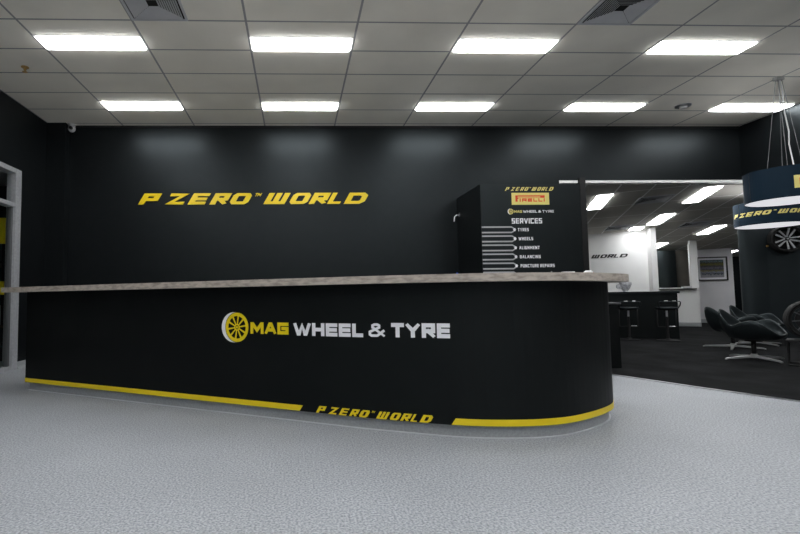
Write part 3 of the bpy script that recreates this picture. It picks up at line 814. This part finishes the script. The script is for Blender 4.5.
o = prop(obj('wall_hook', box(-.02,-.03,-.02,.02,0,.02, bev=.005), 'brass', loc=(9.9+.923*.02-.02, 9.61-.386*.02-.012, 1.95), rot=(0,0,AN)), 'tiny brass fitting on the dark curved wall left of the alloy wheel', 'fitting')

def make_wheel(loc, rot, R, label, name, style, rim_m, group=None):
    """wheel about local Y, face towards -Y"""
    o = empty(name, loc, 0, label, 'wheel', group); o.rotation_euler = rot
    w = .10; rr = R*.84
    bm = bmesh.new()
    lathe(bm, [(rr,-w*.8),(R*.93,-w),(R*.985,-w*.85),(R,-w*.5),(R,w*.5),(R*.985,w*.85),(R*.93,w),(rr,w*.8),(rr,-w*.8)], 56, axis='Y'); obj('tyre', bm, 'rubber', o, smooth=False)
    bm = bmesh.new()
    lathe(bm, [(rr,-w*.82),(rr*.985,-w*.92),(rr*.94,-w*.90),(rr*.90,-w*.5),(rr*.86,w*.6),(rr*.90,w*.8),(rr,w*.8)], 56, axis='Y'); obj('rim', bm, rim_m[0], o, smooth=False)
    if style == 'star':
        for k in range(5):
            a = 2*PI*k/5+PI/2+.25
            for side in (-1,1):
                bm = bmesh.new(); bs = a+side*.10; be = a+side*.40
                p0 = Vector((math.cos(bs)*R*.12, -w*.62, math.sin(bs)*R*.12)); p1 = Vector((math.cos(be)*rr*.93, -w*.80, math.sin(be)*rr*.93))
                tn = (p1-p0).normalized().cross(Vector((0,1,0))).normalized()
                v = []
                for p, hw in ((p0,R*.035),(p1,R*.06)):
                    for dy in (0,.022): v += [bm.verts.new(p+tn*hw+Vector((0,dy,0))), bm.verts.new(p-tn*hw+Vector((0,dy,0)))]
                for f in ((0,1,5,4),(2,3,7,6),(0,2,6,4),(1,3,7,5),(0,1,3,2),(4,5,7,6)): bm.faces.new([v[i] for i in f])
                obj('spoke', bm, rim_m[1], o)
    else:
        for k in range(10):
            a = 2*PI*k/10+.1
            bm = bmesh.new()
            tube(bm, [(math.cos(a)*R*.1,-w*.35,math.sin(a)*R*.1),(math.cos(a)*R*.45,-w*.45,math.sin(a)*R*.45),(math.cos(a)*rr*.93,-w*.8,math.sin(a)*rr*.93)], [R*.045,R*.03,R*.03], 6); obj('spoke', bm, rim_m[1], o)
    bm = bmesh.new(); lathe(bm, [(0,-w*.72),(R*.10,-w*.70),(R*.17,-w*.55),(R*.17,w*.2),(0,w*.2)], 24, axis='Y'); obj('hub', bm, rim_m[0], o)
    bm = bmesh.new(); lathe(bm, [(0,-w*.80),(R*.07,-w*.78),(R*.07,-w*.6),(0,-w*.6)], 16, axis='Y'); obj('centre_cap', bm, 'steel', o)
    bm = bmesh.new(); lathe(bm, [(0,.0),(R*.6,.0),(R*.6,.012),(0,.012)], 28, axis='Y'); obj('brake_disc', bm, 'black', o)
    return o
wt = .28
wx, wy = 9.9+.923*wt, 9.61-.386*wt
make_wheel((wx-VX*.105, wy-VY*.105, 2.075), (0,0,AN-.12+.12), .28, 'alloy wheel with silver edged star spokes mounted high on the dark curved wall', 'alloy_wheel', 'star', ('black','alu'))

# ------------------------------------------------------------------ coffee table with a wheel
tc_ = Vector((6.51,6.15,0)); TA = math.radians(-49)
o = empty('coffee_table', tc_, TA, 'low black steel framed table at the right edge of the carpet', 'table')
obj('table_top', box(0,-.0,.33,.9,.42,.35, bev=.003), 'black', o)
for yy in (.015,.405):
    bm = bmesh.new(); tube(bm, [(.015,yy,.33),(.015,yy,.022),(.885,yy,.022),(.885,yy,.33)], .0125, 8); obj('leg_loop', bm, 'black', o)
wl = tc_ + Vector((math.cos(TA)*.25-math.sin(TA)*.30, math.sin(TA)*.25+math.cos(TA)*.30, .35+.265))
make_wheel(wl, (0,0,-.62), .265, 'black multi spoke wheel and tyre standing on the low black table', 'display_wheel', 'multi', ('black','alu_dark'))

# ------------------------------------------------------------------ armchairs
def cr(vals, t):
    """periodic smooth interpolation of equally spaced values"""
    n = len(vals); x = (t % 1.0)*n; i = int(x); f = x-i
    p0, p1, p2, p3 = vals[(i-1)%n], vals[i%n], vals[(i+1)%n], vals[(i+2)%n]
    return .5*((2*p1)+(p2-p0)*f+(2*p0-5*p1+4*p2-p3)*f*f+(3*p1-p0-3*p2+p3)*f**3)
def make_armchair(loc, rz, label):
    o = empty('swivel_armchair', loc, rz, label, 'armchair', 'black shell armchairs in the lounge')
    # rim height and reach, from the front edge (0) round by the left arm, back, right arm
    RZ = [.40,.405,.47,.575,.55,.50,.62,.72,.72,.62,.50,.55,.575,.47,.38]
    RR = [.37,.37,.38,.385,.36,.34,.36,.38,.38,.36,.34,.36,.385,.38,.37][:15]
    N, K = 60, 12
    def surf(th, s, inset):
        r = cr(RR, th)-inset*.6; z = cr(RZ, th)-inset*.3
        g = s**.62; zz = .30+inset + (z-.30-inset)*(max(0, s-.35)/.65)**1.5
        if s < .35: zz = .30+inset
        rad = r*(.62*min(1, s/.35) if s < .35 else .62+.38*math.sin((s-.35)/.65*PI/2))
        a = 2*PI*th
        return Vector((rad*math.cos(a), rad*math.sin(a), zz))
    bm = bmesh.new(); outer = []; inn = []
    for j in range(1, K+1):
        outer.append([bm.verts.new(surf(i/N, j/K, 0)) for i in range(N)]); inn.append([bm.verts.new(surf(i/N, j/K, .035)) for i in range(N)])
    for G, z0 in ((outer,.285),(inn,.34)):
        c = bm.verts.new((0,0,z0))
        for i in range(N): bm.faces.new((c, G[0][i], G[0][(i+1)%N]))
        for j in range(K-1):
            for i in range(N): bm.faces.new((G[j][i], G[j+1][i], G[j+1][(i+1)%N], G[j][(i+1)%N]))
    top = [bm.verts.new((outer[-1][i].co+inn[-1][i].co)/2+Vector((0,0,.014))) for i in range(N)]
    for i in range(N):
        k = (i+1)%N
        bm.faces.new((outer[-1][i], top[i], top[k], outer[-1][k])); bm.faces.new((top[i], inn[-1][i], inn[-1][k], top[k]))
    obj('shell', bm, 'shell', o, smooth=True)
    bm = bmesh.new()
    lathe(bm, [(0,.335),(.20,.335),(.27,.35),(.28,.372),(.25,.392),(.12,.40),(0,.402)], 36); obj('seat_cushion', bm, 'shell', o, smooth=True)
    bm = bmesh.new(); tube(bm, [(0,0,.05),(0,0,.29)], .03, 16); obj('swivel_post', bm, 'black', o, smooth=True)
    bm = bmesh.new(); lathe(bm, [(0,.26),(.10,.27),(.12,.295),(0,.295)], 20); obj('seat_plate', bm, 'black', o)
    for k in range(4):
        a = k*PI/2+1.0; ca, sa = math.cos(a), math.sin(a)
        bm = bmesh.new()
        v = []
        for r_, hw, zb, zt in ((.02,.022,.035,.068),(.38,.017,.018,.038),(.42,.013,.008,.026)):
            for s_ in (-1,1):
                for z in (zb, zt): v.append(bm.verts.new((r_*ca-s_*hw*sa, r_*sa+s_*hw*ca, z)))
        for j in range(2):
            b0, b1 = j*4, j*4+4
            for f in ((0,1,5,4),(2,3,7,6),(1,3,7,5),(0,2,6,4)): bm.faces.new([v[b0+i] for i in f])
        bm.faces.new((v[0],v[1],v[3],v[2])); bm.faces.new((v[8],v[9],v[11],v[10]))
        obj('base_leg', bm, 'chrome', o)
    bm = bmesh.new(); lathe(bm, [(0,.03),(.045,.03),(.045,.07),(.032,.09),(0,.09)], 24); obj('base_hub', bm, 'chrome', o)
    return o
ac = make_armchair((6.73,6.82,0), math.radians(-60), 'black shell armchair nearest the viewer, in front of the other two')
dup(ac, (7.74,8.22,0), (0,0,math.radians(-14)), 'black shell armchair farthest left, next to the pale recess wall in view')
dup(ac, (8.72,8.75,0), (0,0,math.radians(-62)), 'black shell armchair at the back beside the dark curved wall')

# ------------------------------------------------------------------ pendant lamps
def make_pendant(cx, cy, R, z0, z1, zc, label, kind):
    o = empty('pendant_lamp', (cx,cy,z0), 0, label, 'pendant lamp', 'navy drum pendant lamps'); H = z1-z0
    bm = bmesh.new(); n = 72
    lathe(bm, [(R-.006,0),(R,0),(R,H),(R-.006,H),(R-.006,0)], n); sh_ = obj('shade', bm, 'navy', o, smooth=False)
    bm = bmesh.new(); lathe(bm, [(0,.006),(R-.007,.006),(R-.007,.010),(0,.010)], n); obj('diffuser', bm, 'lampglow', o)
    bm = bmesh.new(); lathe(bm, [(R*.55,H*.55),(R*.60,H*.55),(R*.60,H*.62),(R*.55,H*.62),(R*.55,H*.55)], 40); obj('lamp_ring', bm, 'lampup', o)
    bm = bmesh.new()
    for k in range(3):
        a = 2*PI*k/3; tube(bm, [(0,0,H*.6),(R*.99*math.cos(a), R*.99*math.sin(a), H*.6)], .006, 6)
    obj('spider', bm, 'steel', o)
    bm = bmesh.new(); bx(bm, -.055,-.035,zc-z0-.05,.055,.035,zc-z0, bev=.006); obj('canopy', bm, 'steel', o)
    for k in range(4):
        a = 2*PI*k/4+.9
        bm = bmesh.new(); tube(bm, [(.04*math.cos(a), .02*math.sin(a), zc-z0-.045),(.20*math.cos(a), .20*math.sin(a), H*.6)], .0035, 6); obj('suspension_cable', bm, 'alu_dark', o)
    bm = bmesh.new()
    pts = [(.02,0,zc-z0-.045)]+[(.02+.10*(t/8)+.014*math.sin(t*2.1), -.02*t/8, (zc-z0-.045)*(1-t/8)+H*.6*(t/8)) for t in range(1,9)]
    tube(bm, pts, .008, 8); obj('power_cable', bm, 'plastic_w', o, smooth=True)['label'] = 'white power cable'
    # seam
    sa = math.atan2(-cy, -cx)-.95
    bm = bmesh.new(); tube(bm, [(R*1.001*math.cos(sa), R*1.001*math.sin(sa), .002),(R*1.001*math.cos(sa), R*1.001*math.sin(sa), H-.002)], .003, 6); obj('seam', bm, 'ink', sh_)
    return o, sh_
def drum_map(R, a0):
    # x is arc length running left to right as seen from outside
    return lambda x, y, d: Vector(((R+d)*math.cos(a0+x/R), (R+d)*math.sin(a0+x/R), y))
cx, cy, R, z0, z1 = 6.665, 6.14, .435, 2.215, 2.625
p1, s1 = make_pendant(cx, cy, R, z0, z1, CZ, 'upper navy drum pendant lamp with yellow and red plate, nearest the viewer', 1)
av = math.atan2(-cy, -cx)                       # direction from lamp to viewer
E = .0
def sub(q, n=4):
    """cut flat quads into narrow strips so they wrap a drum"""
    out = []
    for a in q:
        if len(a) != 4: out.append(a); continue
        w_ = max(p[0] for p in a)-min(p[0] for p in a)
        k = max(1, int(w_/.03))
        if k == 1: out.append(a); continue
        xs = [p[0] for p in a]
        # rectangle only
        x0, x1 = min(xs), max(xs); y0, y1 = min(p[1] for p in a), max(p[1] for p in a)
        out += [rq(x0+(x1-x0)*i/k, y0, x0+(x1-x0)*(i+1)/k, y1) for i in range(k)]
    return out
dm = drum_map(R, av)
bm = bmesh.new(); solid_quads(bm, sub([rq(.075,.105,.60,.27)]), dm, .0005, .003); lp2 = obj('logo_plate', bm, 'pale_yellow', p1)
bm = bmesh.new(); b0 = .125
q = [rq(b0,.145,b0+.045,.232), rq(b0+.045,.216,b0+.42,.232), rq(b0+.36,.196,b0+.42,.216), rq(b0+.045,.186,b0+.065,.200)]
solid_quads(bm, sub(q), dm, .0033, .005)
for c, g in text_quads('IRELLI', b0+.085, b0+.42, .145, .182, .3, 0, .22): solid_quads(bm, g, dm, .0033, .005)
obj('lettering', bm, 'red', lp2)
cx, cy, R2, z0, z1 = 8.56, 8.20, .50, 2.18, 2.59
p2, s2 = make_pendant(cx, cy, R2, z0, z1, zc2(8.2), 'lower navy drum pendant lamp with yellow P ZERO WORLD lettering, farther from the viewer', 2)
av2 = math.atan2(-cy, -cx)
dm2 = drum_map(R2, av2)
bm = bmesh.new()
for c, g in pz_letters(-.63, .72, .155, .228, sh=.56, t=.26): solid_quads(bm, g, dm2, .0005, .003)
obj('lettering', bm, 'pale_yellow', p2)

# ------------------------------------------------------------------ world, camera, view
wd = bpy.data.worlds.new('world'); SC.world = wd; wd.use_nodes = True
wd.node_tree.nodes['Background'].inputs['Color'].default_value = (.02,.02,.022,1)
wd.node_tree.nodes['Background'].inputs['Strength'].default_value = 1.0

yaw, pit, rol = 3.70054332e-02, 5.95792883e-02, 1.20192844e-02
cy_, sy_, cp, sp_, cr_, sr_ = math.cos(yaw), math.sin(yaw), math.cos(pit), math.sin(pit), math.cos(rol), math.sin(rol)
Rm = Matrix(((cy_,sy_,0),(-sy_,cy_,0),(0,0,1))) @ Matrix(((1,0,0),(0,cp,-sp_),(0,sp_,cp))) @ Matrix(((cr_,0,sr_),(0,1,0),(-sr_,0,cr_)))
right, fwd, up = Rm.col[0], Rm.col[1], Rm.col[2]
cam = bpy.data.cameras.new('camera'); co = bpy.data.objects.new('camera', cam); C.objects.link(co)
mw = Matrix((right, up, -fwd)).transposed().to_4x4(); mw.translation = Vector((0,0,1.0)); co.matrix_world = mw
cam.sensor_width = 36; cam.sensor_fit = 'HORIZONTAL'; cam.lens = 475.608/800*36
cam.shift_x = (400-313.198)/800; cam.shift_y = (268.525-267)/800
cam.clip_start = .05; cam.clip_end = 200
SC.camera = co
SC.view_settings.view_transform = 'Standard'; SC.view_settings.look = 'None'
SC.view_settings.gamma = 1; SC.view_settings.use_curve_mapping = False
SC.view_settings.exposure = 0.80
